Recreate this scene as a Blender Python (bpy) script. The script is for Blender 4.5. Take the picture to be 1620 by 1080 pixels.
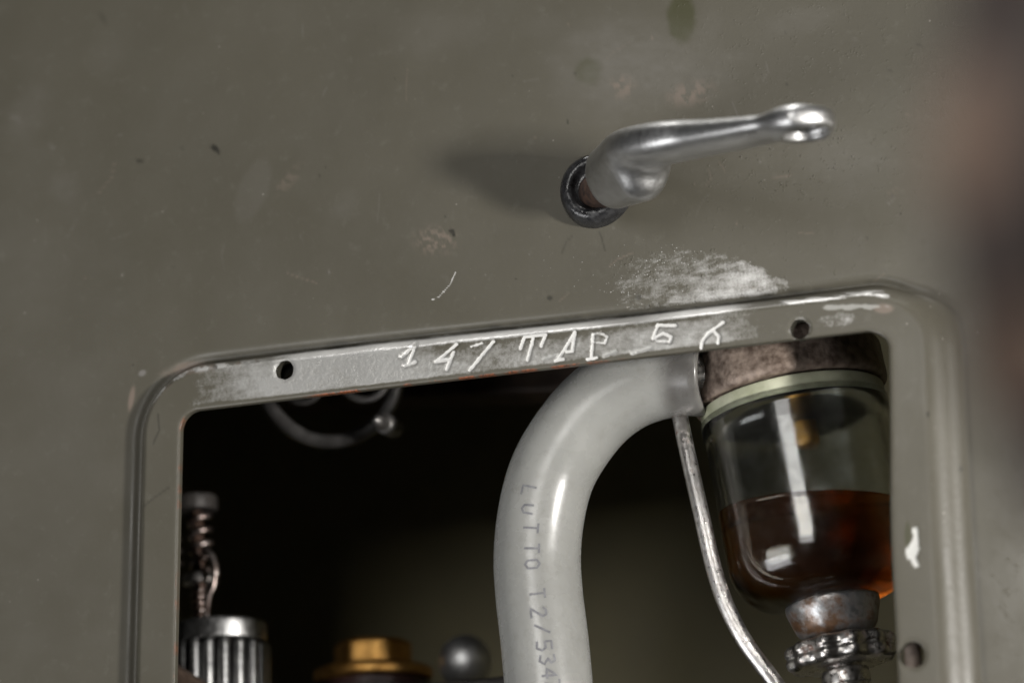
import bpy, math, random
import numpy as np
from mathutils import Vector, Matrix

for o in list(bpy.data.objects):
    bpy.data.objects.remove(o)
SC = bpy.context.scene
COL = SC.collection
random.seed(7)

# ------------------------------------------------------------------ camera
# The sheet panel stands in the world XZ plane (Y = 0, facing -Y).
FOCAL, SENSOR, DIST = 85.0, 36.0, 0.567
F = FOCAL / SENSOR
_n = np.array([-.36, .25, .89]); _n /= np.linalg.norm(_n)
_d = np.array([math.cos(math.radians(7)), math.sin(math.radians(7)), 0.0])
_d[2] = -(_n[:2] @ _d[:2]) / _n[2]
_X = _d / np.linalg.norm(_d)
ROT = np.array([_X, -_n, np.cross(_n, _X)])        # v_world = ROT @ v_cam
CAMP = ROT @ np.array([0, 0, DIST])

cam_data = bpy.data.cameras.new('camera')
cam_data.lens = FOCAL; cam_data.sensor_width = SENSOR
cam_data.clip_start = 0.01; cam_data.clip_end = 50
cam_data.dof.use_dof = True
cam_data.dof.focus_distance = 0.568
cam_data.dof.aperture_fstop = 8.5
cam_data.dof.aperture_blades = 9
cam = bpy.data.objects.new('camera', cam_data); COL.objects.link(cam)
M4 = Matrix([list(ROT[i]) + [CAMP[i]] for i in range(3)] + [[0, 0, 0, 1]])
cam.matrix_world = M4
SC.camera = cam

# ------------------------------------------------------------------ world, lamps, exposure
world = bpy.data.worlds.new('World'); SC.world = world; world.use_nodes = True
wb = world.node_tree.nodes['Background']
wb.inputs['Color'].default_value = (.93, .96, 1.0, 1)
wb.inputs['Strength'].default_value = 0.02

def area(name, loc, target, sx, sy, power, color=(1, 1, 1)):
    l = bpy.data.lights.new(name, 'AREA'); l.shape = 'RECTANGLE'; l.size = sx; l.size_y = sy
    l.energy = power; l.color = color
    o = bpy.data.objects.new(name, l); COL.objects.link(o)
    o.location = loc
    dirv = Vector(target) - Vector(loc)
    o.rotation_euler = dirv.to_track_quat('-Z', 'Y').to_euler()
    return o

area('softbox_lamp', (.03, -1.0, .13), (0, 0, .08), .31, .40, 3.0, (1, .98, .95))
area('side_lamp', (.67, -.385, -.12), (.03, 0, -.02), .05, .075, 8.6, (1, .97, .93))
area('ceiling_lamp', (-.10, -.11, 1.30), (0, 0, 0), .60, .40, 10, (1, .985, .96))
area('low_fill_lamp', (-.80, -.85, -.70), (-.14, 0, -.14), .80, .60, 10, (.99, .99, 1))  # unseen lamp added for fill, left sheen and a low-left gradient
SC.view_settings.view_transform = 'Standard'
SC.view_settings.look = 'None'
SC.view_settings.exposure = 0
SC.view_settings.gamma = 1
SC.view_settings.use_curve_mapping = False

# ------------------------------------------------------------------ pixel <-> place helpers
def P(x, y, Y=0.0):
    """point of depth Y (metres behind the panel) seen at photo position x, y"""
    c = np.array([(x - 810) / 1620 / F, -(y - 540) / 1620 / F, -1.0])
    r = ROT @ c
    return CAMP + (Y - CAMP[1]) / r[1] * r

def mpp(p):
    """metres per photo pixel at a point"""
    return -((ROT.T @ (np.asarray(p) - CAMP))[2]) / 1620 / F

def project(A):
    c = (A - CAMP) @ ROT
    x = 810 + 1620 * F * c[:, 0] / -c[:, 2]
    y = 540 - 1620 * F * c[:, 1] / -c[:, 2]
    return x, y

# ------------------------------------------------------------------ numpy noise
def _hash(ix, iy, seed):
    h = (ix.astype(np.int64) * 374761393 + iy.astype(np.int64) * 668265263 + seed * 1274126177) & 0xffffffff
    h = ((h ^ (h >> 13)) * 1274126177) & 0xffffffff
    return ((h ^ (h >> 16)) & 0xffff) / 65535.0

def vnoise(x, y, seed=0):
    ix = np.floor(x); iy = np.floor(y)
    fx = x - ix; fy = y - iy
    fx = fx * fx * (3 - 2 * fx); fy = fy * fy * (3 - 2 * fy)
    a = _hash(ix, iy, seed); b = _hash(ix + 1, iy, seed)
    c = _hash(ix, iy + 1, seed); d = _hash(ix + 1, iy + 1, seed)
    return (a * (1 - fx) + b * fx) * (1 - fy) + (c * (1 - fx) + d * fx) * fy

def fbm(x, y, seed=0, oct=4):
    s = 0; a = .5; t = 0
    for i in range(oct):
        s = s + a * vnoise(x, y, seed + i * 17); t += a
        x = x * 2.03 + 3.1; y = y * 2.03 + 7.7; a *= .5
    return s / t

def sst(a, b, x):
    t = np.clip((x - a) / (b - a), 0, 1)
    return t * t * (3 - 2 * t)

def seg_dist(x, y, pts):
    d = np.full_like(x, 1e9)
    for (x0, y0), (x1, y1) in zip(pts[:-1], pts[1:]):
        dx, dy = x1 - x0, y1 - y0
        t = np.clip(((x - x0) * dx + (y - y0) * dy) / (dx * dx + dy * dy + 1e-9), 0, 1)
        d = np.minimum(d, np.hypot(x - x0 - t * dx, y - y0 - t * dy))
    return d

def ell(x, y, cx, cy, rx, ry, ang=0):
    c, s = math.cos(math.radians(ang)), math.sin(math.radians(ang))
    u = (x - cx) * c + (y - cy) * s; v = -(x - cx) * s + (y - cy) * c
    return np.sqrt((u / rx) ** 2 + (v / ry) ** 2)

# ------------------------------------------------------------------ mesh helpers
def mesh_obj(name, verts, faces, mat, parent=None, smooth=True, solid=False):
    me = bpy.data.meshes.new(name)
    me.from_pydata([tuple(map(float, v)) for v in verts], [], [tuple(map(int, f)) for f in faces])
    me.validate(clean_customdata=False)
    if solid:
        import bmesh
        bm = bmesh.new(); bm.from_mesh(me); bmesh.ops.remove_doubles(bm, verts=bm.verts, dist=2e-5)
        bmesh.ops.recalc_face_normals(bm, faces=bm.faces); bm.to_mesh(me); bm.free()
    if smooth:
        me.polygons.foreach_set('use_smooth', [True] * len(me.polygons))
    if mat: me.materials.append(mat)
    o = bpy.data.objects.new(name, me); COL.objects.link(o)
    if parent is not None: o.parent = parent
    return o

def tag(o, label, cat=None, group=None, kind=None):
    o['label'] = label
    if cat: o['category'] = cat
    if group: o['group'] = group
    if kind: o['kind'] = kind
    return o

def thing(name, label, cat, group=None):
    o = bpy.data.objects.new(name, None); COL.objects.link(o)
    o.empty_display_size = .01
    return tag(o, label, cat, group)

def set_base(o, p):
    """put an Empty at the base of its thing, parts stay where they are"""
    o.location = tuple(map(float, p))
    inv = Matrix.Translation(Vector(tuple(map(float, p)))).inverted()
    for ch in o.children:
        ch.matrix_parent_inverse = inv

def frame(axis, hint=(0, 0, 1)):
    w = np.array(axis, float); w /= np.linalg.norm(w)
    h = np.array(hint, float)
    if abs(h @ w) > .95: h = np.array([1.0, .2, 0])
    u = np.cross(h, w); u /= np.linalg.norm(u)
    v = np.cross(w, u)
    return u, v, w

def lathe(base, axis, prof, n=64, rfun=None, closed_ends=True):
    """prof: list of (radius, height along axis) ; returns verts, faces"""
    u, v, w = frame(axis); base = np.array(base, float)
    V = []; Fc = []
    for k, (r, h) in enumerate(prof):
        for i in range(n):
            a = 2 * math.pi * i / n
            rr = r if rfun is None else rfun(r, h, a)
            V.append(base + w * h + (u * math.cos(a) + v * math.sin(a)) * rr)
    m = len(prof)
    for k in range(m - 1):
        for i in range(n):
            j = (i + 1) % n
            Fc.append((k * n + i, k * n + j, (k + 1) * n + j, (k + 1) * n + i))
    if closed_ends:
        Fc.append(tuple(range(n - 1, -1, -1)))
        Fc.append(tuple(range((m - 1) * n, m * n)))
    return V, Fc

def rounded(prof, r=.0004, n=3):
    """round the corners of a lathe profile"""
    out = [prof[0]]
    for a, b, c in zip(prof[:-2], prof[1:-1], prof[2:]):
        a, b, c = map(np.array, (a, b, c))
        la, lc = np.linalg.norm(a - b), np.linalg.norm(c - b)
        q = min(r, .45 * la, .45 * lc)
        if q < 1e-6: out.append(tuple(b)); continue
        p0 = b + (a - b) / la * q; p1 = b + (c - b) / lc * q
        for i in range(n + 1):
            t = i / n
            out.append(tuple((1 - t) ** 2 * p0 + 2 * t * (1 - t) * b + t * t * p1))
    out.append(prof[-1])
    return out

def catmull(pts, n=10):
    pts = [np.array(p, float) for p in pts]
    q = [2 * pts[0] - pts[1]] + pts + [2 * pts[-1] - pts[-2]]
    out = []
    for i in range(1, len(q) - 2):
        for k in range(n):
            t = k / n
            out.append(.5 * (2 * q[i] + (q[i + 1] - q[i - 1]) * t + (2 * q[i - 1] - 5 * q[i] + 4 * q[i + 1] - q[i + 2]) * t ** 2
                             + (3 * q[i] - q[i - 1] - 3 * q[i + 1] + q[i + 2]) * t ** 3))
    out.append(pts[-1])
    return np.array(out)

def path_frames(path):
    path = np.array(path); m = len(path)
    T = np.gradient(path, axis=0); T /= np.linalg.norm(T, axis=1)[:, None]
    U = np.zeros_like(path)
    h = np.array([0, -1.0, 0])
    if abs(h @ T[0]) > .9: h = np.array([1.0, 0, 0])
    u = h - (h @ T[0]) * T[0]; U[0] = u / np.linalg.norm(u)
    for i in range(1, m):
        u = U[i - 1] - (U[i - 1] @ T[i]) * T[i]
        U[i] = u / np.linalg.norm(u)
    return T, U, np.cross(T, U)

def tube(path, rad, n=24, cap=True, jitter=0):
    path = np.array(path); m = len(path)
    rad = np.full(m, rad) if np.isscalar(rad) else np.array(rad)
    T, U, W = path_frames(path)
    a = np.linspace(0, 2 * np.pi, n, endpoint=False)
    V = (path[:, None, :] + rad[:, None, None] * (U[:, None, :] * np.cos(a)[None, :, None] + W[:, None, :] * np.sin(a)[None, :, None])).reshape(-1, 3)
    Fc = []
    for k in range(m - 1):
        for i in range(n):
            j = (i + 1) % n
            Fc.append((k * n + i, k * n + j, (k + 1) * n + j, (k + 1) * n + i))
    if cap:
        Fc.append(tuple(range(n - 1, -1, -1))); Fc.append(tuple(range((m - 1) * n, m * n)))
    return V, Fc

def box_mesh(c, ax, half, bev=.0006):
    """box with chamfered edges: centre, 3 axes (rows), half sizes"""
    import bmesh
    bm = bmesh.new()
    bmesh.ops.create_cube(bm, size=2)
    A = np.array(ax)
    for vt in bm.verts:
        q = np.array(vt.co) * np.array(half)
        vt.co = Vector(np.array(c) + q @ A)
    if bev: bmesh.ops.bevel(bm, geom=bm.edges[:], offset=bev, segments=2, affect='EDGES', profile=.5)
    V = [tuple(v.co) for v in bm.verts]
    for i, v in enumerate(bm.verts): v.index = i
    Fc = [tuple(v.index for v in f.verts) for f in bm.faces]
    bm.free()
    return V, Fc

def join(*parts):
    V = []; Fc = []
    for v, f in parts:
        k = len(V); V += [tuple(q) for q in v]; Fc += [tuple(i + k for i in q) for q in f]
    return V, Fc

def surface_nets(fun, lo, hi, h):
    """polygonise fun(P)=0 inside a box (naive surface nets, vectorised)"""
    lo = np.array(lo); hi = np.array(hi)
    N = np.ceil((hi - lo) / h).astype(int) + 1
    gx, gy, gz = [lo[i] + h * np.arange(N[i]) for i in range(3)]
    G = np.stack(np.meshgrid(gx, gy, gz, indexing='ij'), -1)
    # coarse pass first, then the true value only near the surface
    cs = 5
    Nc = (N + cs - 1) // cs + 1
    Gc = np.stack(np.meshgrid(*[lo[i] + h * cs * np.arange(Nc[i]) for i in range(3)], indexing='ij'), -1)
    Sc = fun(Gc.reshape(-1, 3)).reshape(Nc)
    ix = [np.minimum(np.round(np.arange(N[i]) / cs).astype(int), Nc[i] - 1) for i in range(3)]
    S = Sc[np.ix_(*ix)].copy()
    near = np.abs(S) < h * cs * 2.2
    S[near] = fun(G[near])
    ins = S < 0
    n = N - 1
    acc = np.zeros(tuple(n) + (3,)); cnt = np.zeros(tuple(n))
    def sl(dx, dy, dz): return (slice(dx, dx + n[0]), slice(dy, dy + n[1]), slice(dz, dz + n[2]))
    C = [(a, b, c) for a in (0, 1) for b in (0, 1) for c in (0, 1)]
    for i, p in enumerate(C):
        for q in C[i + 1:]:
            if sum(abs(a - b) for a, b in zip(p, q)) != 1: continue
            s0, s1 = S[sl(*p)], S[sl(*q)]
            cr = (s0 < 0) != (s1 < 0)
            t = np.where(cr, s0 / np.where(cr, s0 - s1, 1), 0)
            pt = np.array(p)[None, None, None] + t[..., None] * (np.array(q) - np.array(p))
            acc += np.where(cr[..., None], pt, 0); cnt += cr
    act = cnt > 0
    idx = -np.ones(tuple(n), int); idx[act] = np.arange(act.sum())
    ii = np.argwhere(act)
    V = lo + h * (ii + acc[act] / cnt[act][:, None])
    Fc = []
    for ax in range(3):
        b, c = [(1, 2), (2, 0), (0, 1)][ax]
        a0 = [slice(0, N[0]), slice(0, N[1]), slice(0, N[2])]; a1 = list(a0)
        a0[ax] = slice(0, N[ax] - 1); a1[ax] = slice(1, N[ax])
        i0, i1 = ins[tuple(a0)], ins[tuple(a1)]
        e = np.argwhere(i0 != i1)
        ok = (e[:, b] > 0) & (e[:, c] > 0) & (e[:, b] < n[b]) & (e[:, c] < n[c]) & (e[:, ax] < n[ax])
        e = e[ok]
        d = i0[tuple(e.T)]
        def g(db, dc):
            k = e.copy(); k[:, b] += db; k[:, c] += dc
            return idx[tuple(k.T)]
        Q = np.stack([g(-1, -1), g(0, -1), g(0, 0), g(-1, 0)], 1)
        Q[~d] = Q[~d][:, ::-1]
        Fc.append(Q)
    return V, np.concatenate(Fc)

# ------------------------------------------------------------------ materials
def new_mat(name):
    m = bpy.data.materials.new(name); m.use_nodes = True
    nt = m.node_tree
    return m, nt, nt.nodes, nt.links, nt.nodes['Principled BSDF']

def nd(nt, typ, **kw):
    n = nt.nodes.new(typ)
    for k, v in kw.items():
        if k in ('inp',):
            for a, b in v.items(): n.inputs[a].default_value = b
        else: setattr(n, k, v)
    return n

def ramp(nt, fac, stops):
    r = nt.nodes.new('ShaderNodeValToRGB')
    el = r.color_ramp.elements
    while len(el) < len(stops): el.new(.5)
    for e, (p, c) in zip(el, stops):
        e.position = p; e.color = tuple(c) + (1,) if len(c) == 3 else c
    nt.links.new(fac, r.inputs['Fac'])
    return r.outputs['Color']

def noise(nt, scale, detail=6, rough=.55, vec=None, dist=0):
    n = nd(nt, 'ShaderNodeTexNoise', inp={'Scale': scale, 'Detail': detail, 'Roughness': rough, 'Distortion': dist})
    if vec is None:
        tc = nt.nodes.get('TC') or nd(nt, 'ShaderNodeTexCoord', name='TC')
        vec = tc.outputs['Object']
    nt.links.new(vec, n.inputs['Vector'])
    return n.outputs['Fac']

def metal(name, c1, c2, scale=300, rough=(.25, .45), bump=.15, bscale=1200, metallic=1.0, rust=None, rust_amt=.5):
    m, nt, N, L, B = new_mat(name)
    f = noise(nt, scale)
    col = ramp(nt, f, [(.35, c1), (.65, c2)])
    met = None
    if rust:
        rf = noise(nt, scale * .6, 8, .65)
        mask = ramp(nt, rf, [(rust_amt - .06, (0, 0, 0)), (rust_amt + .06, (1, 1, 1))])
        mx = nd(nt, 'ShaderNodeMix', data_type='RGBA')
        L.new(mask, mx.inputs['Factor']); L.new(col, mx.inputs['A'])
        rc = ramp(nt, noise(nt, scale * 3), [(.3, rust), (.7, tuple(q * .45 for q in rust))])
        L.new(rc, mx.inputs['B']); col = mx.outputs['Result']
        mr = nd(nt, 'ShaderNodeMapRange', inp={'To Min': metallic, 'To Max': 0.1})
        L.new(mask, mr.inputs['Value']); L.new(mr.outputs['Result'], B.inputs['Metallic'])
    else:
        B.inputs['Metallic'].default_value = metallic
    L.new(col, B.inputs['Base Color'])
    mr = nd(nt, 'ShaderNodeMapRange', inp={'From Min': .3, 'From Max': .7, 'To Min': rough[0], 'To Max': rough[1]})
    L.new(noise(nt, scale * 2), mr.inputs['Value']); L.new(mr.outputs['Result'], B.inputs['Roughness'])
    if bump:
        b = nd(nt, 'ShaderNodeBump', inp={'Strength': bump, 'Distance': .0003})
        L.new(noise(nt, bscale, 4), b.inputs['Height']); L.new(b.outputs['Normal'], B.inputs['Normal'])
    return m

MAT = {}
MAT['lever'] = metal('brushed_lever_steel', (.46, .46, .455), (.53, .53, .525), 420, (.35, .42), .22, 1900)
MAT['black'] = metal('black_enamel', (.010, .010, .011), (.035, .035, .036), 300, (.12, .42), 1.0, 420, 0.0)
MAT['rusty'] = metal('rusty_steel', (.035, .022, .017), (.10, .055, .036), 500, (.6, .8), .6, 1500, .2)
MAT['steel'] = metal('bright_steel', (.50, .48, .46), (.65, .63, .6), 400, (.22, .42), .25, 1500, 1.0, (.16, .08, .05), .60)
MAT['wire'] = metal('wire_steel', (.55, .52, .5), (.72, .70, .68), 500, (.25, .42), .35, 2500, 1.0, (.14, .08, .05), .64)
MAT['cap'] = metal('pitted_cap_steel', (.34, .35, .36), (.5, .5, .5), 160, (.3, .5), .3, 900, .9, (.20, .11, .06), .50)
MAT['housing'] = metal('brown_cast_iron', (.11, .078, .06), (.30, .235, .19), 420, (.35, .62), 1.0, 480, .35)
MAT['alu'] = metal('dull_aluminium', (.32, .32, .32), (.48, .48, .47), 300, (.32, .5), .3, 900, 1.0)
MAT['brass'] = metal('old_brass', (.50, .26, .07), (.66, .38, .12), 200, (.38, .55), .3, 600, 1.0)
MAT['chrome'] = metal('satin_chrome', (.62, .62, .62), (.75, .75, .75), 120, (.42, .55), .1, 600, 1.0)
MAT['dark'] = metal('dark_engine_metal', (.018, .016, .015), (.045, .04, .036), 200, (.42, .6), .5, 500, .3)
MAT['dull'] = metal('dull_grey_steel', (.17, .16, .155), (.28, .27, .26), 160, (.35, .55), .5, 500, .8)
MAT['screw'] = metal('dull_brown_screw', (.16, .12, .095), (.26, .21, .175), 500, (.55, .75), .4, 900, .3)
MAT['dark_brown'] = metal('dark_brown_iron', (.05, .034, .026), (.11, .075, .055), 160, (.5, .7), .6, 500, .2)
MAT['copper'] = metal('copper_spring', (.26, .19, .165), (.44, .39, .365), 300, (.28, .45), .3, 900, 1.0)
MAT['red'] = metal('dark_red_fibre', (.02, .008, .007), (.035, .012, .010), 200, (.4, .6), .2, 600, 0.0)
MAT['gasket'] = metal('pale_green_gasket', (.29, .30, .205), (.45, .455, .34), 140, (.30, .48), .3, 500, 0.0)
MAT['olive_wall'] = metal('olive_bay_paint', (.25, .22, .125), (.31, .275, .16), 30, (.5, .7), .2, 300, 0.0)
MAT['black_wall'] = metal('black_bay_paint', (.012, .012, .010), (.02, .02, .017), 30, (.7, .9), .2, 300, 0.0)  # near black, so the left and top of the bay stay dark
MAT['ink'] = metal('grey_print_ink', (.10, .10, .11), (.18, .18, .19), 900, (.5, .6), 0, 1, 0.0)

def glass_mat():
    m, nt, N, L, B = new_mat('clear_bowl_glass')
    B.inputs['Base Color'].default_value = (.93, .96, .94, 1)
    B.inputs['Transmission Weight'].default_value = 1
    B.inputs['IOR'].default_value = 1.5
    f = noise(nt, 350, 6, .6)
    mr = nd(nt, 'ShaderNodeMapRange', inp={'From Min': .4, 'From Max': .72, 'To Min': .075, 'To Max': .24})
    L.new(f, mr.inputs['Value']); L.new(mr.outputs['Result'], B.inputs['Roughness'])
    b = nd(nt, 'ShaderNodeBump', inp={'Strength': .12, 'Distance': .0004})
    L.new(noise(nt, 130, 3), b.inputs['Height']); L.new(b.outputs['Normal'], B.inputs['Normal'])
    return m
MAT['glass'] = glass_mat()

def fuel_mat():
    m, nt, N, L, B = new_mat('amber_fuel')
    B.inputs['Base Color'].default_value = (1, .93, .82, 1)
    B.inputs['Transmission Weight'].default_value = 1
    B.inputs['IOR'].default_value = 1.42
    B.inputs['Roughness'].default_value = 0
    out = [n for n in N if n.type == 'OUTPUT_MATERIAL'][0]
    a = nd(nt, 'ShaderNodeVolumeAbsorption', inp={'Color': (.80, .57, .10, 1), 'Density': 130})
    L.new(a.outputs['Volume'], out.inputs['Volume'])
    return m
MAT['fuel'] = fuel_mat()

def hose_mat():
    m, nt, N, L, B = new_mat('milky_vinyl')
    col = ramp(nt, noise(nt, 60, 4), [(.3, (.235, .235, .222)), (.7, (.275, .275, .26))])
    th = nd(nt, 'ShaderNodeAttribute', attribute_name='stretched')
    mx = nd(nt, 'ShaderNodeMix', data_type='RGBA'); L.new(th.outputs['Fac'], mx.inputs['Factor']); L.new(col, mx.inputs['A'])
    L.new(ramp(nt, noise(nt, 120, 4), [(.4, (.085, .08, .075)), (.6, (.13, .126, .118))]), mx.inputs['B'])
    dm = nd(nt, 'ShaderNodeMix', data_type='RGBA'); dm.inputs['B'].default_value = (.13, .12, .10, 1)
    dr_ = nd(nt, 'ShaderNodeMapRange', inp={'From Min': .55, 'From Max': .72, 'To Min': 0, 'To Max': .30})
    L.new(noise(nt, 260, 8, .72), dr_.inputs['Value']); L.new(dr_.outputs['Result'], dm.inputs['Factor'])
    L.new(mx.outputs['Result'], dm.inputs['A'])
    L.new(dm.outputs['Result'], B.inputs['Base Color'])
    B.inputs['Subsurface Weight'].default_value = .35
    B.inputs['Subsurface Radius'].default_value = (.004, .0038, .0032)
    B.inputs['Subsurface Scale'].default_value = 1.0
    B.inputs['IOR'].default_value = 1.48
    mr = nd(nt, 'ShaderNodeMapRange', inp={'From Min': .3, 'From Max': .7, 'To Min': .20, 'To Max': .34})
    L.new(noise(nt, 220, 5), mr.inputs['Value']); L.new(mr.outputs['Result'], B.inputs['Roughness'])
    b = nd(nt, 'ShaderNodeBump', inp={'Strength': .10, 'Distance': .0003})
    L.new(noise(nt, 400, 4), b.inputs['Height']); L.new(b.outputs['Normal'], B.inputs['Normal'])
    return m
MAT['hose'] = hose_mat()

def panel_mat():
    m, nt, N, L, B = new_mat('worn_olive_grey_paint')
    def attr(n): return nd(nt, 'ShaderNodeAttribute', attribute_name=n).outputs['Fac']
    def mix(a, b, fac):
        mx = nd(nt, 'ShaderNodeMix', data_type='RGBA')
        for s, k in ((a, 'A'), (b, 'B')):
            if isinstance(s, tuple): mx.inputs[k].default_value = s + (1,)
            else: L.new(s, mx.inputs[k])
        L.new(fac, mx.inputs['Factor']); return mx.outputs['Result']
    def math_(op, a, b=None):
        n = nd(nt, 'ShaderNodeMath', operation=op)
        for i, s in enumerate((a, b)):
            if s is None: continue
            if isinstance(s, (int, float)): n.inputs[i].default_value = s
            else: L.new(s, n.inputs[i])
        return n.outputs[0]
    def mr(v, a, b, c, d):
        n = nd(nt, 'ShaderNodeMapRange', inp={'From Min': a, 'From Max': b, 'To Min': c, 'To Max': d}); L.new(v, n.inputs['Value'])
        return n.outputs['Result']
    base = ramp(nt, noise(nt, 14, 6, .6), [(.3, (.071, .0655, .0495)), (.7, (.085, .0785, .0605))])
    fine = noise(nt, 900, 3, .6)
    base = mix(base, (.125, .12, .10), mr(noise(nt, 260, 7, .7), .56, .74, 0, .35))
    # separate tints carried by the surface itself
    base = mix(base, (.046, .046, .022), attr('olive'))
    base = mix(base, (.15, .142, .13), attr('smudge'))
    base = mix(base, (.17, .135, .11), attr('rub'))
    # grit threshold for abrasion
    mp = nd(nt, 'ShaderNodeMapping'); mp.inputs['Scale'].default_value = (.10, 1, 1); mp.inputs['Rotation'].default_value = (0, .06, 0)
    L.new(N['TC'].outputs['Object'], mp.inputs['Vector'])
    brushed = noise(nt, 2200, 5, .7, mp.outputs['Vector'])
    g = math_('ADD', math_('MULTIPLY', noise(nt, 1300, 6, .75), .50), math_('MULTIPLY', noise(nt, 330, 6, .7), .58))
    g = math_('ADD', g, math_('MULTIPLY', brushed, .12))
    wear = mr(math_('SUBTRACT', attr('wear'), math_('MULTIPLY', math_('SUBTRACT', g, .32), 1.55)), -.22, .50, 0, 1)
    chalk = mr(math_('SUBTRACT', attr('chalk'), math_('MULTIPLY', noise(nt, 1500, 5, .7), .75)), -.15, .28, 0, .92)
    metal_c = mix((.42, .417, .40), (.82, .815, .80), attr('bright'))
    metal_c = mix(metal_c, (.40, .395, .38), mr(brushed, .5, .8, 0, .3))
    base = mix(base, metal_c, wear)
    base = mix(base, ramp(nt, noise(nt, 1400, 4), [(.35, (.035, .018, .012)), (.6, (.24, .075, .03))]), attr('rust'))
    base = mix(base, (.50, .50, .475), attr('chip'))
    base = mix(base, (.66, .655, .635), chalk)
    vo4 = nd(nt, 'ShaderNodeTexVoronoi', inp={'Scale': 1900, 'Randomness': 1.0}); L.new(N['TC'].outputs['Object'], vo4.inputs['Vector'])
    rnd = nd(nt, 'ShaderNodeSeparateColor'); L.new(vo4.outputs['Color'], rnd.inputs['Color'])
    dots = math_('MULTIPLY', mr(vo4.outputs['Distance'], .18, .34, 1, 0), mr(math_('SUBTRACT', attr('speck'), rnd.outputs['Red']), 0, .12, 0, 1))
    base = mix(base, (.38, .375, .355), dots)
    base = mix(base, (.018, .017, .013), attr('grime'))  # one dark tint carries both dirt and painted shade
    # tiny dark and light specks
    vo = nd(nt, 'ShaderNodeTexVoronoi', inp={'Scale': 170, 'Randomness': 1.0})
    tc = N.get('TC'); L.new(tc.outputs['Object'], vo.inputs['Vector'])
    sp = mr(vo.outputs['Distance'], .035, .06, 1, 0)
    sel = mr(noise(nt, 90, 2), .62, .66, 0, .7)
    base = mix(base, (.03, .028, .022), math_('MULTIPLY', sp, sel))
    vo2 = nd(nt, 'ShaderNodeTexVoronoi', inp={'Scale': 330, 'Randomness': 1.0}); L.new(tc.outputs['Object'], vo2.inputs['Vector'])
    sp2 = mr(vo2.outputs['Distance'], .05, .10, 1, 0)
    sel2 = mr(noise(nt, 55, 2), .58, .66, 0, .55)
    base = mix(base, (.32, .30, .27), math_('MULTIPLY', sp2, sel2))
    L.new(base, B.inputs['Base Color'])
    rough = mr(noise(nt, 40, 6, .6), .3, .7, .30, .52)
    rough = math_('ADD', rough, math_('MULTIPLY', attr('smudge'), .12))
    rough = math_('SUBTRACT', rough, math_('MULTIPLY', wear, .08))
    B.inputs['Specular IOR Level'].default_value = .38
    L.new(rough, B.inputs['Roughness'])
    L.new(math_('MULTIPLY', wear, .45), B.inputs['Metallic'])
    # relief: orange peel, grit under the paint, abraded grain
    vo3 = nd(nt, 'ShaderNodeTexVoronoi', inp={'Scale': 1150, 'Randomness': 1.0}); L.new(tc.outputs['Object'], vo3.inputs['Vector'])
    pim = math_('MULTIPLY', mr(vo3.outputs['Distance'], .05, .42, 1, 0), math_('MULTIPLY', attr('pimple'), mr(noise(nt, 330, 3), .5, .62, 0, 1)))
    h = math_('ADD', math_('MULTIPLY', noise(nt, 620, 4, .6), .22), math_('ADD', math_('MULTIPLY', pim, .95), math_('MULTIPLY', dots, .6)))
    h = math_('ADD', h, math_('MULTIPLY', math_('MULTIPLY', wear, fine), .6))
    b = nd(nt, 'ShaderNodeBump', inp={'Strength': .75, 'Distance': .00025})
    L.new(h, b.inputs['Height']); L.new(b.outputs['Normal'], B.inputs['Normal'])
    return m
MAT['panel'] = panel_mat()

def cloth_mat():
    m, nt, N, L, B = new_mat('brown_patterned_cloth')
    a = nd(nt, 'ShaderNodeAttribute', attribute_name='blotch')
    col = ramp(nt, a.outputs['Fac'], [(.30, (.044, .032, .027)), (.75, (.14, .092, .066))])
    L.new(col, B.inputs['Base Color']); B.inputs['Roughness'].default_value = .9
    b = nd(nt, 'ShaderNodeBump', inp={'Strength': .5, 'Distance': .0004})
    L.new(noise(nt, 900, 3), b.inputs['Height']); L.new(b.outputs['Normal'], B.inputs['Normal'])
    return m
MAT['cloth'] = cloth_mat()

# ================================================================== THE SHEET PANEL
PROUD = .0042                      # the flange stands this far in front of the panel
q = [P(x, y, -PROUD) for x, y in ((280, 860), (286, 631), (1406, 540), (1412, 800))]
UL, UR = (q[0][0] + q[1][0]) / 2, (q[2][0] + q[3][0]) / 2
VT = (q[1][2] + q[2][2]) / 2
VB = VT - .150
RC = .0048                         # corner radius of the opening

def ring_point_list():
    """points on the opening edge with outward normals; dense where the photograph looks"""
    pts = []
    def arc(cx, cz, a0, a1, n):
        for i in range(n):
            a = math.radians(a0 + (a1 - a0) * i / n)
            pts.append((cx + RC * math.cos(a), cz + RC * math.sin(a), math.cos(a), math.sin(a)))
    def line(x0, z0, x1, z1, nx, nz, n):
        for i in range(n):
            t = i / n
            pts.append((x0 + (x1 - x0) * t, z0 + (z1 - z0) * t, nx, nz))
    arc(UR - RC, VT - RC, 0, 90, 110)
    line(UR - RC, VT, UL + RC, VT, 0, 1, 640)
    arc(UL + RC, VT - RC, 90, 180, 130)
    line(UL, VT - RC, UL, VB + RC, -1, 0, 230)
    arc(UL + RC, VB + RC, 180, 270, 24)
    line(UL + RC, VB, UR - RC, VB, 0, -1, 40)
    arc(UR - RC, VB + RC, 270, 360, 24)
    line(UR, VB + RC, UR, VT - RC, 1, 0, 230)
    return np.array(pts)

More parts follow.
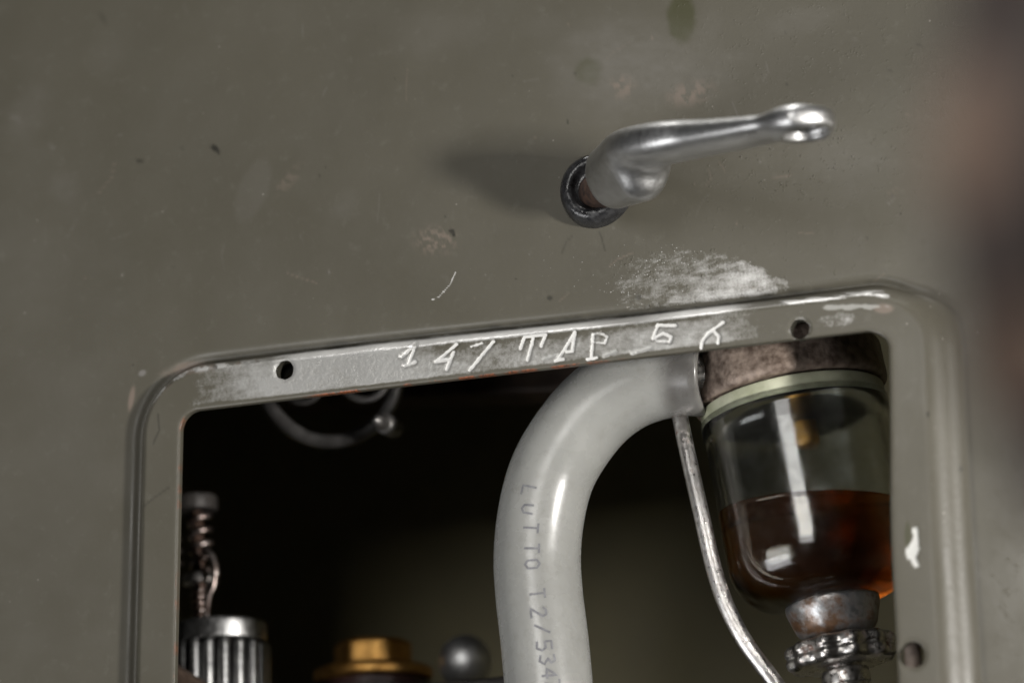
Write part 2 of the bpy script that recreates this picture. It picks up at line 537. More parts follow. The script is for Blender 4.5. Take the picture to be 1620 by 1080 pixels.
HOLES_PX = [(450, 585, 2.35), (1265, 520, 2.2), (1443, 1035, 2.75)]
LETTERS = [   # stamped marks traced in a 2.7x enlargement with its corner at 600,440
    [(95, 335), (155, 280), (125, 365)], [(108, 374), (152, 358)],
    [(330, 282), (240, 356), (304, 346)], [(316, 316), (287, 388)],
    [(487, 270), (385, 392)],
    [(602, 300), (620, 250), (710, 240), (690, 290)], [(660, 246), (632, 350)],
    [(760, 350), (835, 230), (823, 312), (800, 314)], [(752, 352), (785, 345)],
    [(912, 240), (905, 340)], [(888, 345), (928, 339)],
    [(1262, 202), (1188, 200), (1168, 258), (1212, 236), (1246, 250), (1240, 270)],
    [(1468, 188), (1400, 238), (1378, 270), (1374, 296)], [(1425, 222), (1450, 248), (1446, 276)],
]
MIDDLE = [[(392, 292), (438, 276)], [(915, 272), (962, 276), (974, 250), (945, 234), (914, 240)], [(1185, 268), (1240, 270)]]
FAINT = [[(1080, 320), (1160, 296)],
         [(700, 345), (770, 325)], [(960, 330), (1010, 312)]]
TR = lambda pl: [(600 + a / 2.7, 440 + b / 2.7) for a, b in pl]

def build_panel():
    R = ring_point_list(); Mn = len(R)
    ds = list(np.arange(0, .0135, .00024)) + list(np.arange(.0135, .030, .0004)) + list(np.arange(.030, .088, .00062)) + list(np.arange(.088, .14, .003)) + [.16, .2, .26, .34]
    ds = np.array(ds); K = len(ds)
    nx, nz = R[:, 2], R[:, 3]
    ang = np.arctan2(nz, nx)
    wstep = .0042 + .0048 * sst(math.radians(62), math.radians(15), np.abs(ang))     # the right shoulder is broader
    xtra = .0015 * sst(.05, -.07, R[:, 0]) * (np.abs(ang) > .6)
    wface = .0074 - .0002 * sst(math.radians(60), math.radians(10), np.abs(ang))
    wface = wface + xtra
    dd = ds[:, None]
    X = R[None, :, 0] + dd * nx; Z = R[None, :, 1] + dd * nz
    t = (dd - wface[None]) / wstep[None]
    # smooth ramp with rounded ends, tight at the foot
    ts = np.clip(t, 0, 1)
    ramp_ = np.where(ts < .35, ts ** 2 / .70, np.where(ts > .82, 0, 0))
    def prof(s):
        rg = sst(math.radians(62), math.radians(15), np.abs(ang))[None]
        a, b = .40 + .12 * rg, .16 + .30 * rg
        sl = 1 / (1 - a / 2 - b / 2)
        s = np.clip(s, 0, 1)
        y = np.where(s < a, sl * s * s / (2 * a), np.where(s < 1 - b, sl * (s - a / 2), 1 - sl * (1 - s) ** 2 / (2 * b)))
        return y
    wob = (fbm(X * 90, Z * 90, 5) - .5) * .0010 * sst(.004, .012, dd) * sst(.03, .014, dd)
    H = PROUD * (1 - prof(t + wob * 120 * sst(.25, 1.3, np.abs(ang)[None])))
    H = H + (fbm(X * 22, Z * 22, 11, 2) - .5) * .0016 * sst(.014, .05, dd)
    # a pressed-in hollow along the foot of the step
    dfoot = dd - (wface + wstep)[None]
    H = H - .0012 * np.exp(-((dfoot - .0004) / .0012) ** 2) * sst(.25, 1.3, np.abs(ang)[None])
    # tiny rounding of the cut edge
    H = H - .00035 * np.exp(-dd / .00035) + .00012 * (fbm(X * 700, Z * 700, 3) - .5) * np.exp(-dd / .0008)
    # the right-hand edge of the opening is bent slightly inwards
    bow = .0007 * np.exp(-((Z - (VT - .045)) / .022) ** 2) * (nx > .95) * np.exp(-dd / .010)
    X = X - bow + (.0007 - .032 * np.clip(VT - Z, 0, .10)) * sst(.4, 1.0, nx)[None] * np.exp(-dd / .012)
    px, py = project(np.stack([X.ravel(), -H.ravel(), Z.ravel()], 1))
    px = px.reshape(X.shape); py = py.reshape(X.shape)
    # ------------ marks, traced on the surface
    A = {k: np.zeros_like(X) for k in ('wear', 'rust', 'chip', 'chalk', 'grime', 'smudge', 'rub', 'olive', 'pimple', 'bright', 'speck')}
    nlow = fbm(px / 60, py / 30, 21); nmid = fbm(px / 16, py / 9, 31); nf = fbm(px / 5, py / 5, 41)
    top = (nz > .5)
    face = top & (dd < .0135)
    tt = np.clip(t, -2, 3)
    # convex edge of the top flange, rubbed to bare metal
    edge = np.exp(-((tt - .56) / .44) ** 4) * sst(380, 520, px) * sst(1215, 1120, px) * top
    A['wear'] = np.maximum(A['wear'], edge * (1.0 + .5 * nmid))
    A['bright'] = np.maximum(edge, .75 * sst(.2, .6, fbm(px / 40, py / 10, 63)) * (px > 1205))
    # face left of and through the letters
    lf = sst(265, 430, px) * sst(700, 560, px) * (.74 + .5 * (nlow - .3)) + sst(540, 660, px) * sst(1250, 1130, px) * (.62 + .7 * (nlow - .5))
    lower = sst(.0006, .0016, dd) * np.where(px < 640, 1, .75 + .25 * sst(.0075, .004, dd))
    darkband = 1 - .6 * np.exp(-((dd - .0078) / .0012) ** 2) * sst(620, 720, px) * sst(1180, 1100, px)
    A['wear'] = np.maximum(A['wear'], np.where(face & (tt < .35), lf * lower * darkband * (.75 + .5 * nmid), 0))
    # right end streaks
    st = np.exp(-((tt - .35) / .22) ** 2) * sst(1210, 1240, px) * sst(1415, 1395, px) * top
    A['wear'] = np.maximum(A['wear'], st * (.25 + .95 * sst(.35, .6, fbm(px / 34, py / 4, 61))))
    A['wear'] = np.maximum(A['wear'], .40 * sst(1.2, .2, ell(px, py, 1325, 505, 40, 16, -5)) * (.6 + .6 * nmid))
    A['wear'] = np.maximum(A['wear'], .42 * sst(1.2, .2, ell(px, py, 1165, 522, 50, 22, -5)) * (.6 + .6 * nmid))
    A['chip'] = np.maximum(A['chip'], sst(1.15, .7, ell(px, py, 1350, 485, 46, 5, -2) + 1.6 * (nmid - .5)) * .45)
    A['rub'] = np.maximum(A['rub'], sst(1.2, .7, ell(px, py, 1398, 488, 16, 8, 0)) * .8)
    # corner top left: chipped rim, brownish primer
    rim = np.exp(-((tt - .45) / .28) ** 2) * sst(175, 200, px) * sst(480, 330, px) * sst(660, 600, py)
    rn = fbm(px / 12, py / 12, 71)
    A['wear'] = np.maximum(A['wear'], rim * (.35 + .9 * sst(.36, .55, rn))); A['bright'] = np.maximum(A['bright'], .55 * rim)
    A['rub'] = np.maximum(A['rub'], rim * sst(.42, .6, fbm(px / 14, py / 14, 75)) * .8)
    A['grime'] = np.maximum(A['grime'], rim * sst(.55, .7, fbm(px / 10, py / 10, 79)) * .6)
    A['rub'] = np.maximum(A['rub'], sst(1.3, .4, ell(px, py, 300, 582, 40, 10, -12) + .9 * (nmid - .5)) * .75)
    A['rub'] = np.maximum(A['rub'], sst(1.2, .5, ell(px, py, 208, 630, 5, 22, 10)) * .9)
    A['smudge'] = np.maximum(A['smudge'], sst(1.2, .6, ell(px, py, 225, 590, 7, 5, -30)))
    # dirt, and crease shade painted in, along the foot of the step
    foot = np.exp(-((dfoot - .0002 + .0008 * (nmid - .5)) / .0009) ** 2)
    A['grime'] = np.maximum(A['grime'], foot * np.where(top, 1.0 * sst(200, 420, px) * sst(1520, 1250, px), .0) * (.35 + 1.0 * nlow))
    left = nx < -.7
    A['grime'] = np.maximum(A['grime'], np.exp(-((tt - .75) / .35) ** 2) * left * .6 * (.3 + nlow))  # shade of the left-facing step painted into the colour
    A['olive'] = np.maximum(A['olive'], np.exp(-((tt - .55) / .22) ** 2) * left * sst(760, 900, py) * sst(.40, .58, fbm(px / 9, py / 70, 83)) * .8)
    A['grime'] = np.maximum(A['grime'], np.exp(-((tt - 1.0) / .06) ** 2) * (nx > .7) * .35)  # right-hand crease drawn as a thin dark line
    # rusty lip
    A['rust'] = np.maximum(A['rust'], (dd < .0003) * top * sst(470, 520, px) * sst(1010, 880, px) * sst(.33, .52, fbm(px / 18, py / 18, 91)) * .9)
    A['rust'] = np.maximum(A['rust'], (dd < .0003) * (px < 300) * left * .4 * sst(.5, .7, fbm(px / 18, py / 18, 93)))
    # letters
    dl = np.full_like(X, 1e9)
    near = (px > 600) & (px < 1200) & (py > 480) & (py < 620)
    for pl in LETTERS:
        dl[near] = np.minimum(dl[near], seg_dist(px[near], py[near], TR(pl)) + 2.0 * (nf[near] - .5))
    A['chalk'] = np.maximum(A['chalk'], sst(3.3, 1.5, dl) * (.72 + .5 * nmid))
    dm = np.full_like(X, 1e9)
    for pl in MIDDLE:
        dm[near] = np.minimum(dm[near], seg_dist(px[near], py[near], TR(pl)) + 2.5 * (nf[near] - .5))
    A['chalk'] = np.maximum(A['chalk'], sst(3.2, 1.2, dm) * (.25 + .7 * nmid))
    df = np.full_like(X, 1e9)
    for pl in FAINT:
        df[near] = np.minimum(df[near], seg_dist(px[near], py[near], TR(pl)))
    A['wear'] = np.maximum(A['wear'], sst(5.5, 2.0, df + 3 * (nf - .5)) * .95)
    A['grime'] = np.maximum(A['grime'], .30 * np.exp(-((dl - 5.0) / 1.4) ** 2) * (.3 + nmid))  # dark rims painted round the strokes so they look deeper
    H = H - .00020 * sst(5.2, 1.0, dl) - .00012 * sst(4.5, 1.5, df) - .00018 * sst(4.2, 1.0, dm)
    # dusty white rub above the flange
    fan = sst(1.05, .82, ell(px, py, 1105, 462, 150, 74, 8) + .22 * (nmid - .5)) * sst(.0005, .0014, dfoot)
    dens = .28 + .44 * sst(960, 1200, px) * sst(390, 445, py) - .25 * sst(960, 860, px)
    A['wear'] = np.maximum(A['wear'], fan * dens * (.36 + .72 * fbm(px / 26 + py / 30, py / 7, 95)))
    A['pimple'] = np.maximum(A['pimple'], fan * 1.0); A['bright'] = np.maximum(A['bright'], fan * (.25 + .4 * sst(1050, 1200, px)))
    A['speck'] = fan * (.02 + .20 * fbm(px / 30, py / 20, 97)) + .10 * sst(1.2, .3, ell(px, py, 1010, 430, 190, 60, 0))
    streak = sst(9, 2, seg_dist(px, py, [(1030, 468), (1100, 456), (1180, 446), (1240, 446)]) + 6 * (nmid - .5))
    A['wear'] = np.maximum(A['wear'], streak * .45 * (.3 + nlow))
    A['pimple'] = np.maximum(A['pimple'], .9 * sst(1.1, .3, ell(px, py, 1270, 255, 230, 95, -10)))
    A['pimple'] = np.maximum(A['pimple'], .35 * sst(900, 1200, px) * (tt > 1.3))
    # thin scratches
    for pl, w, s in (([(721, 430), (712, 450), (694, 470), (683, 474)], 1.1, .5), ([(745, 424), (722, 452), (700, 466)], .8, .15),
                     ([(640, 500), (700, 492)], .6, .1), ([(1040, 372), (1100, 366)], .6, .08)):
        A['chalk'] = np.maximum(A['chalk'], s * sst(w * 1.8, w * .5, seg_dist(px, py, pl)) * (.5 + nf))
    for pl, s in (([(893, 392), (889, 400), (896, 382), (905, 374)], .3), ([(948, 366), (953, 380), (957, 396)], .4), ([(250, 655), (252, 680), (243, 700)], .45),
                  ([(268, 770), (240, 790), (222, 805)], .35)):
        A['grime'] = np.maximum(A['grime'], s * sst(2.4, .7, seg_dist(px, py, pl)))
    # stray hairlines, specks and handling marks scattered over the sheet
    rs = random.Random(23)
    for k in range(90):
        cx, cy = rs.uniform(20, 1480), rs.uniform(10, 480)
        if k % 3 == 0:
            an = rs.gauss(-.9, .7); ln = rs.uniform(12, 55); cur = rs.uniform(-8, 8)
            pl = [(cx, cy), (cx + ln * .5 * math.cos(an) + cur, cy + ln * .5 * math.sin(an)), (cx + ln * math.cos(an), cy + ln * math.sin(an))]
            m_ = (np.abs(px - cx) < 80) & (np.abs(py - cy) < 80) & (dfoot > .001)
            v_ = rs.uniform(.08, .30) * sst(1.9, .5, seg_dist(px[m_], py[m_], pl)) * (.2 + 1.2 * nf[m_])
            key = 'smudge' if k % 2 else 'rub'
            A[key][m_] = np.maximum(A[key][m_], np.clip(v_ * 1.6, 0, 1))
        else:
            r_ = rs.uniform(1.2, 3.2); m_ = (np.abs(px - cx) < 20) & (np.abs(py - cy) < 20) & (dfoot > .001)
            v_ = rs.uniform(.15, .6) * sst(1.3, .5, ell(px[m_], py[m_], cx, cy, r_, r_ * rs.uniform(.5, 1), rs.uniform(0, 180)) + .5 * (nf[m_] - .5))
            key = ('grime', 'rub', 'smudge')[k % 7 % 3]
            A[key][m_] = np.maximum(A[key][m_], v_)
    for k in range(14):
        cx, cy = rs.uniform(40, 1400), rs.uniform(10, 440)
        e_ = ell(px, py, cx, cy, rs.uniform(30, 110), rs.uniform(14, 45), rs.uniform(-70, 20)) + .9 * (nlow - .5)
        A['smudge'] = np.maximum(A['smudge'], rs.uniform(.06, .16) * sst(1.25, .3, e_) * (dfoot > .001) * (.5 + nmid))
    # spots
    for (cx, cy, rx, ry, a, s) in ((340, 235, 8, 5, 30, .95), (345, 241, 4, 3, 30, .8), (220, 255, 6, 4, 20, .55), (714, 365, 5, 4, 20, .9), (718, 371, 3, 4, 0, .9),
                                   (290, 235, 3, 3, 0, .3), (898, 193, 3, 3, 0, .7), (1468, 655, 3, 4, 0, .8), (1520, 742, 4, 5, 0, .6), (593, 50, 5, 4, 0, .4),
                                   (1010, 470, 6, 5, 0, .5), (870, 471, 5, 4, 0, .7)):
        A['grime'] = np.maximum(A['grime'], s * sst(1.25, .6, ell(px, py, cx, cy, rx, ry, a) + .5 * (nf - .5)))
    A['smudge'] = np.maximum(A['smudge'],   .12 * sst(1.15, .75, ell(px, py, 400, 302, 24, 56, 22)))
    A['smudge'] = np.maximum(A['smudge'], .32 * sst(1.5, .2, ell(px, py, 1010, 105, 130, 75, 0) + .8 * (nlow - .5)) * (.4 + nmid))
    A['smudge'] = np.maximum(A['smudge'], .10 * sst(1.4, .2, ell(px, py, 90, 700, 150, 420, 0) + .8 * (nlow - .5)))
    A['rub'] = np.maximum(A['rub'], .75 * sst(1.2, .2, ell(px, py, 690, 380, 40, 26, 0)) * sst(.42, .66, fbm(px / 6, py / 6, 101)))
    A['rub'] = np.maximum(A['rub'], .65 * sst(1.2, .2, ell(px, py, 1092, 148, 44, 22, -15)) * sst(.35, .65, fbm(px / 8, py / 8, 105)))
    A['rub'] = np.maximum(A['rub'], .6 * sst(1.2, .2, ell(px, py, 984, 138, 26, 22, -15)) * sst(.35, .65, fbm(px / 8, py / 8, 107)))
    A['rub'] = np.maximum(A['rub'], .3 * sst(1.2, .2, ell(px, py, 455, 285, 40, 14, -45)) * sst(.4, .65, fbm(px / 8, py / 8, 109)))
    A['olive'] = np.maximum(A['olive'], .85 * sst(1.15, .7, ell(px, py, 1078, 28, 24, 42, 0) + .2 * (nmid - .5)))
    A['olive'] = np.maximum(A['olive'], .7 * sst(1.2, .6, ell(px, py, 932, 112, 22, 24, 30) + .2 * (nmid - .5)))
    # chip of bare primer on the right flange
    cd = seg_dist(px, py, [(1447, 838), (1449, 850), (1444, 868), (1443, 880), (1449, 893)])
    w = 4 + 7 * np.exp(-((py - 870) / 12) ** 2)
    A['chip'] = np.maximum(A['chip'], sst(1.15, .85, cd / w + .8 * (nf - .5) + 1.3 * (fbm(px / 9, py / 9, 113) - .5)))
    A['olive'] = np.maximum(A['olive'], .8 * sst(1.2, .7, ell(px, py, 1436, 845, 5, 22, 0)) * (1 - A['chip']))
    A['smudge'] = np.maximum(A['smudge'], .35 * sst(7, 1, seg_dist(px, py, [(1496, 870), (1500, 920)])))

    H = H - .00025 * A['chip']
    V = np.stack([X.ravel(), -H.ravel(), Z.ravel()], 1)
    I = np.arange(K * Mn).reshape(K, Mn)
    a = I[:-1]; b = np.roll(I, -1, 1)[:-1]; c = np.roll(I, -1, 1)[1:]; d = I[1:]
    Q = np.stack([a, d, c, b], -1).reshape(-1, 4)
    # punch the screw holes
    tubes = []
    for hx, hy, r in HOLES_PX:
        ctr = P(hx, hy, -PROUD); r = r / 1000
        rr = np.hypot(V[:, 0] - ctr[0], V[:, 2] - ctr[2])
        inside = rr < r
        kill = inside[Q].sum(1) >= 3
        gone = Q[kill]; Q = Q[~kill]
        bd = np.intersect1d(np.unique(gone), np.unique(Q))
        dx = V[bd, 0] - ctr[0]; dz = V[bd, 2] - ctr[2]; L = np.hypot(dx, dz)
        aa = np.arctan2(dz, dx)
        wob = r * (1 + .03 * np.sin(3 * aa + hx) + .02 * np.sin(7 * aa))
        V[bd, 0] = ctr[0] + dx / L * wob; V[bd, 2] = ctr[2] + dz / L * wob
        # pull the next ring a little so that the rim stays clean and slightly dished
        nr = np.hypot(V[:, 0] - ctr[0], V[:, 2] - ctr[2])
        V[:, 1] += np.where(nr < r * 1.35, .00025 * sst(r * 1.35, r, nr), 0)
        ringw = sst(r * 1.45, r * 1.05, nr) * (px.ravel() < 1400) * np.where(px.ravel() < 800, .8, .4) * (.2 + 1.1 * nmid.ravel())
        av = A['wear'].ravel(); A['wear'] = np.maximum(av, ringw * .9).reshape(X.shape)
        tubes.append((ctr, r))
    faces = Q.tolist()
    verts = V.tolist()
    attrs = {k: list(v.ravel()) for k, v in A.items()}
    def addv(p, **kw):
        verts.append(p)
        for k in attrs: attrs[k].append(kw.get(k, 0))
        return len(verts) - 1
    # thickness: lip of the opening and a back face
    base = [addv([X[0, i], -H[0, i] + .0005, Z[0, i]], rust=attrs['rust'][i]) for i in range(Mn)]
    back = [addv([X[0, i], -H[0, i] + .0014, Z[0, i]], rust=attrs['rust'][i] * .6) for i in range(Mn)]
    for i in range(Mn):
        j = (i + 1) % Mn
        faces.append([i, j, base[j], base[i]])
        faces.append([base[i], base[j], back[j], back[i]])
    for ctr, r in tubes:
        n = 40; rings = []
        for rr, yy in ((r * 1.012, -PROUD + .0002), (r * .99, -PROUD + .0009), (r * .99, -PROUD + .0026)):
            rings.append([addv([ctr[0] + rr * math.cos(2 * math.pi * i / n), yy, ctr[2] + rr * math.sin(2 * math.pi * i / n)], wear=.1, grime=.75) for i in range(n)])  # hole walls tinted dark, shade put into the colour
        for k in range(2):
            for i in range(n):
                j = (i + 1) % n
                faces.append([rings[k][i], rings[k][j], rings[k + 1][j], rings[k + 1][i]])
    me = bpy.data.meshes.new('body_panel')
    va = np.array(verts, np.float32); fa = np.array(faces, np.int32)
    me.vertices.add(len(va)); me.vertices.foreach_set('co', va.ravel())
    me.loops.add(fa.size); me.loops.foreach_set('vertex_index', fa.ravel())
    me.polygons.add(len(fa)); me.polygons.foreach_set('loop_start', np.arange(0, fa.size, 4, dtype=np.int32))
    me.update(calc_edges=True)
    me.polygons.foreach_set('use_smooth', np.ones(len(fa), bool))
    for k, v in attrs.items():
        at = me.attributes.new(k, 'FLOAT', 'POINT')
        at.data.foreach_set('value', np.clip(np.array(v, np.float32), 0, 1))
    me.materials.append(MAT['panel'])
    o = bpy.data.objects.new('body_panel', me); COL.objects.link(o)
    return o
panel = build_panel()
tag(panel, 'olive grey painted sheet metal panel with worn flanged opening stamped 147 TAP 56', 'panel')

# ================================================================== ENGINE BAY BEHIND THE OPENING
def wall(name, quad, mat):
    q4 = [np.array(p, float) for p in quad]
    nrm = np.cross(q4[1] - q4[0], q4[3] - q4[0]); nrm /= np.linalg.norm(nrm)
    V = q4 + [p - nrm * .003 for p in q4]
    Fc = [(0, 1, 2, 3), (7, 6, 5, 4), (0, 4, 5, 1), (1, 5, 6, 2), (2, 6, 7, 3), (3, 7, 4, 0)]
    o = mesh_obj(name, V, Fc, mat, smooth=False); o['kind'] = 'structure'
    return o
bx0, bx1, bz0, bz1, by = -.30, .135, -.30, .22, .19
wall('wall_back', [(bx0 - .002, by, bz0 - .002), (bx1 + .002, by, bz0 - .002), (bx1 + .002, by, bz1 + .002), (bx0 - .002, by, bz1 + .002)], MAT['olive_wall'])
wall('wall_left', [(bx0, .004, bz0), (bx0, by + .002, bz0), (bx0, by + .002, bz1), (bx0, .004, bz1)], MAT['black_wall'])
wall('wall_right', [(bx1, by + .002, bz0), (bx1, .004, bz0), (bx1, .004, bz1), (bx1, by + .002, bz1)], MAT['olive_wall'])
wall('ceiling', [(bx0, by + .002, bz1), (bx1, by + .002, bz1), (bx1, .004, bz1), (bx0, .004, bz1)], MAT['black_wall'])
wall('floor', [(bx0, .004, bz0), (bx1, .004, bz0), (bx1, by + .002, bz0), (bx0, by + .002, bz0)], MAT['olive_wall'])

# ================================================================== LEVER HANDLE
def smin(a, b, k):
    h = np.clip(.5 + .5 * (b - a) / k, 0, 1)
    return b * (1 - h) + a * h - k * h * (1 - h)

def lever():
    root = thing('lever_handle', 'bare polished steel lever handle on black collar with rusty shaft above the opening', 'handle')
    wc = P(946, 304, 0)
    base = P(953, 300, -.004)
    axis = P(1018, 258, -.026) - base; axis /= np.linalg.norm(axis)
    # collar: domed black washer lying on the panel
    pr = rounded([(.0001, .0030), (.0046, .0032), (.0056, .0050), (.0074, .0048), (.0086, .0030), (.0089, .0004), (.0089, -.0008)], .0011, 4)
    def rf(r, h, a): return r * (1 + .012 * math.sin(3 * a + 1))
    V, Fc = lathe(wc, (0.06, -1, -.02), [(max(r, 1e-5), h) for r, h in pr], 72, rf)
    mesh_obj('collar', V, Fc, MAT['black'], root)
    V, Fc = lathe(base - axis * .004, axis, rounded([(.0046, 0), (.0046, .009), (.0044, .012)], .0003), 40)
    mesh_obj('shaft', V, Fc, MAT['rusty'], root)
    # lever body as one casting
    b0 = base + axis * .0042
    b1 = P(1026, 275, -.0225)
    pts = [P(974, 258, -.013), P(1006, 236, -.024), P(1050, 226, -.030), P(1100, 219, -.033), P(1150, 213, -.037), P(1205, 205, -.041), P(1245, 198, -.0435), P(1274, 194, -.045)]
    px_h = [27, 32, 32, 28, 24, 20, 16, 13]
    path = catmull(pts, 8)
    ti = np.linspace(0, len(pts) - 1, len(path))
    hh = np.interp(ti, range(len(pts)), [h * mpp(p) for h, p in zip(px_h, pts)])
    hw = np.interp(ti, range(len(pts)), [.0060, .0074, .0072, .0069, .0068, .0066, .0060, .0052])
    T = np.gradient(path, axis=0); T /= np.linalg.norm(T, axis=1)[:, None]
    up0 = np.array([0.0, -.10, 1.0])
    eye = pts[-1]; eye_ax = np.array([.0, -.13, 1.0]); eye_ax /= np.linalg.norm(eye_ax)
    def sdf(p):
        # boss: rounded cylinder b0-b1
        ax = b1 - b0; L = np.linalg.norm(ax); ax = ax / L
        h = (p - b0) @ ax
        r = np.linalg.norm(p - b0 - h[:, None] * ax, axis=1)
        rad = .0058
        dr = r - rad + .0040; dh = np.abs(h - L / 2) - L / 2 + .0040
        boss = np.minimum(np.maximum(dr, dh), 0) + np.hypot(np.maximum(dr, 0), np.maximum(dh, 0)) - .0040
        # arm: chain of elliptical sections
        arm = np.full(len(p), 1e3)
        best = np.full(len(p), 1e3)
        for i in range(len(path) - 1):
            a, b = path[i], path[i + 1]; ab = b - a; l2 = ab @ ab
            t = np.clip(((p - a) @ ab) / l2, 0, 1)
            c = a + t[:, None] * ab
            w = T[i] * (1 - t)[:, None] + T[i + 1] * t[:, None]
            u = up0 - (w @ up0)[:, None] * w; u /= np.linalg.norm(u, axis=1)[:, None]
            s = np.cross(w, u)
            q = p - c
            H = hh[i] * (1 - t) + hh[i + 1] * t; W = hw[i] * (1 - t) + hw[i + 1] * t
            a1 = np.abs((q * u).sum(1)) / H; a2 = np.abs((q * s).sum(1)) / W; a3 = np.abs((q * w).sum(1)) / np.minimum(H, W)
            k = (a1 ** 2.5 + a2 ** 2.5 + a3 ** 2.5) ** (1 / 2.5)
            arm = np.minimum(arm, (k - 1) * np.minimum(H, W))
        # eye: flattened disc at the end
        q = p - eye; hz = q @ eye_ax; rr = np.linalg.norm(q - hz[:, None] * eye_ax, axis=1)
        dr = rr - .0062 + .0017; dh = np.abs(hz) - .0023 + .0017
        disc = np.minimum(np.maximum(dr, dh), 0) + np.hypot(np.maximum(dr, 0), np.maximum(dh, 0)) - .0017
        d = smin(arm, disc, .0045)
        d = smin(d, boss, .0056)
        # countersunk, threaded hole from below
        u, v, w = frame(eye_ax)
        th = np.arctan2(q @ v, q @ u)
        rad = .0045 + .00026 * np.sin(2 * np.pi * (hz / .0013) + th)
        rad = rad + np.clip(-(hz + .0016), 0, .0012) * .4
        hole = rr - rad
        hole = np.maximum(hole, hz - .0010)
        return np.maximum(d, -hole)
    allp = np.vstack([path, b0[None], b1[None]])
    V, Fc = surface_nets(sdf, allp.min(0) - .0095, allp.max(0) + .0095, .00040)
    mesh_obj('lever_arm', V, Fc, MAT['lever'], root)
    set_base(root, wc)
    return root
lever()

# ================================================================== HOSE
HP = [(1118, 590), (1075, 591), (1030, 598), (985, 616), (940, 650), (900, 700), (872, 752), (856, 815), (850, 880), (853, 940), (860, 1000), (866, 1060), (870, 1120), (872, 1190)]
HY = [.024, .024, .0235, .023, .0225, .022, .022, .022, .022, .022, .022, .022, .022, .022]
def hose():
    root = thing('vinyl_hose', 'thick milky grey vinyl hose bending down beside the glass bowl', 'hose')
    path = catmull([P(x, y, Y) for (x, y), Y in zip(HP, HY)], 14)
    r = 69 * mpp(P(851, 860, .022))
    rad = np.full(len(path), r)
    s = np.concatenate([[0], np.cumsum(np.linalg.norm(np.diff(path, axis=0), axis=1))])
    rad = rad * (1 - .02 * np.exp(-(s / .0008) ** 2))
    V, Fc = tube(path, rad, 56, cap=False)
    # open end: rounded rim and inner wall
    T, U, W = path_frames(path)
    n = 56; a = np.linspace(0, 2 * np.pi, n, endpoint=False)
    V = list(V); k0 = len(V)
    for rr, off in ((r * .93, -.0006), (r * .80, -.0004), (r * .78, .006)):
        for i in range(n): V.append(path[0] + T[0] * off + rr * (U[0] * math.cos(a[i]) + W[0] * math.sin(a[i])))
    prev = 0
    for k in range(3):
        cur = k0 + k * n
        for i in range(n):
            j = (i + 1) % n
            Fc.append((prev + j, prev + i, cur + i, cur + j))
        prev = cur
    o = mesh_obj('tube', V, Fc, MAT['hose'], root)
    sv = np.concatenate([np.repeat(s, n), np.zeros(3 * n)])
    at_ = o.data.attributes.new('stretched', 'FLOAT', 'POINT'); at_.data.foreach_set('value', (sst(.013, .006, sv) * .95).astype(np.float32))
    # inked characters, laid out along the hose
    def locate(x, y):
        c = np.array([(x - 810) / 1620 / F, -(y - 540) / 1620 / F, -1.0]); rd = ROT @ c; rd /= np.linalg.norm(rd)
        for t in np.arange(.4, .75, .0002):
            p = CAMP + rd * t
            i = np.argmin(((path - p) ** 2).sum(1))
            if np.linalg.norm(path[i] - p) < r:
                q = p - path[i]
                return s[i], math.atan2(q @ W[i], q @ U[i])
        raise RuntimeError('print off hose')
    G = {'L': [[(0, 1), (0, 0), (.6, 0)]], 'U': [[(0, .8), (.05, .15), (.3, 0), (.55, .15), (.6, .8)]], 'T': [[(0, 1), (.7, 1)], [(.35, 1), (.35, 0)]],
         'O': [[(.05, .2), (.05, .8), (.3, 1), (.6, .8), (.6, .2), (.3, 0), (.05, .2)]],
         '2': [[(0, .8), (.2, 1), (.5, 1), (.6, .75), (0, 0), (.65, 0)]], '/': [[(0, 0), (.6, 1)]],
         '5': [[(.6, 1), (.05, 1), (.05, .55), (.45, .6), (.62, .35), (.45, 0), (0, .05)]],
         '3': [[(0, .95), (.4, 1), (.55, .75), (.25, .55), (.6, .3), (.4, 0), (0, .08)]],
         '4': [[(.45, 0), (.45, 1), (0, .35), (.65, .35)]], '7': [[(0, 1), (.6, 1), (.2, 0)]]}
    marks = [('L', 770, 838), ('U', 799, 838), ('T', 828, 840), ('T', 857, 841), ('O', 886, 842), ('T', 932, 849), ('2', 961, 851), ('/', 987, 857), ('5', 1011, 860), ('3', 1034, 865), ('4', 1055, 868), ('7', 1074, 873)]
    m1 = mpp(P(850, 900, .012))
    Hc = 24 * m1; wl = 24 * m1; lw = .00026
    for ch, y, x in marks:
        s0, f0 = locate(x, y)
        V = []; Fc = []
        for st in G[ch]:
            pl = np.array(st, float)
            dense = [pl[0]]
            for p0, p1 in zip(pl[:-1], pl[1:]):
                for t in np.linspace(0, 1, 5)[1:]: dense.append(p0 + (p1 - p0) * t)
            dense = np.array(dense); tg = np.gradient(dense, axis=0); tg /= np.linalg.norm(tg, axis=1)[:, None] + 1e-9
            k = len(V)
            for p0, t in zip(dense, tg):
                for sg in (-1, 1):
                    # reading direction runs down the hose, tops of the letters towards the right
                    al = s0 + p0[0] * wl + sg * lw * -t[1]
                    ac = (p0[1] - .5) * Hc + sg * lw * t[0]
                    i = int(np.clip(np.searchsorted(s, al), 1, len(s) - 1)); w = (al - s[i - 1]) / (s[i] - s[i - 1])
                    c = path[i - 1] * (1 - w) + path[i] * w
                    U_ = U[i - 1] * (1 - w) + U[i] * w; W_ = W[i - 1] * (1 - w) + W[i] * w
                    f = f0 + SGN * ac / r
                    V.append(c + (r + .00004) * (U_ * math.cos(f) + W_ * math.sin(f)))
            for q in range(len(dense) - 1):
                a_ = k + 2 * q
                Fc.append((a_, a_ + 1, a_ + 3, a_ + 2))
        o = mesh_obj('printed_character', V, Fc, MAT['ink'], root)
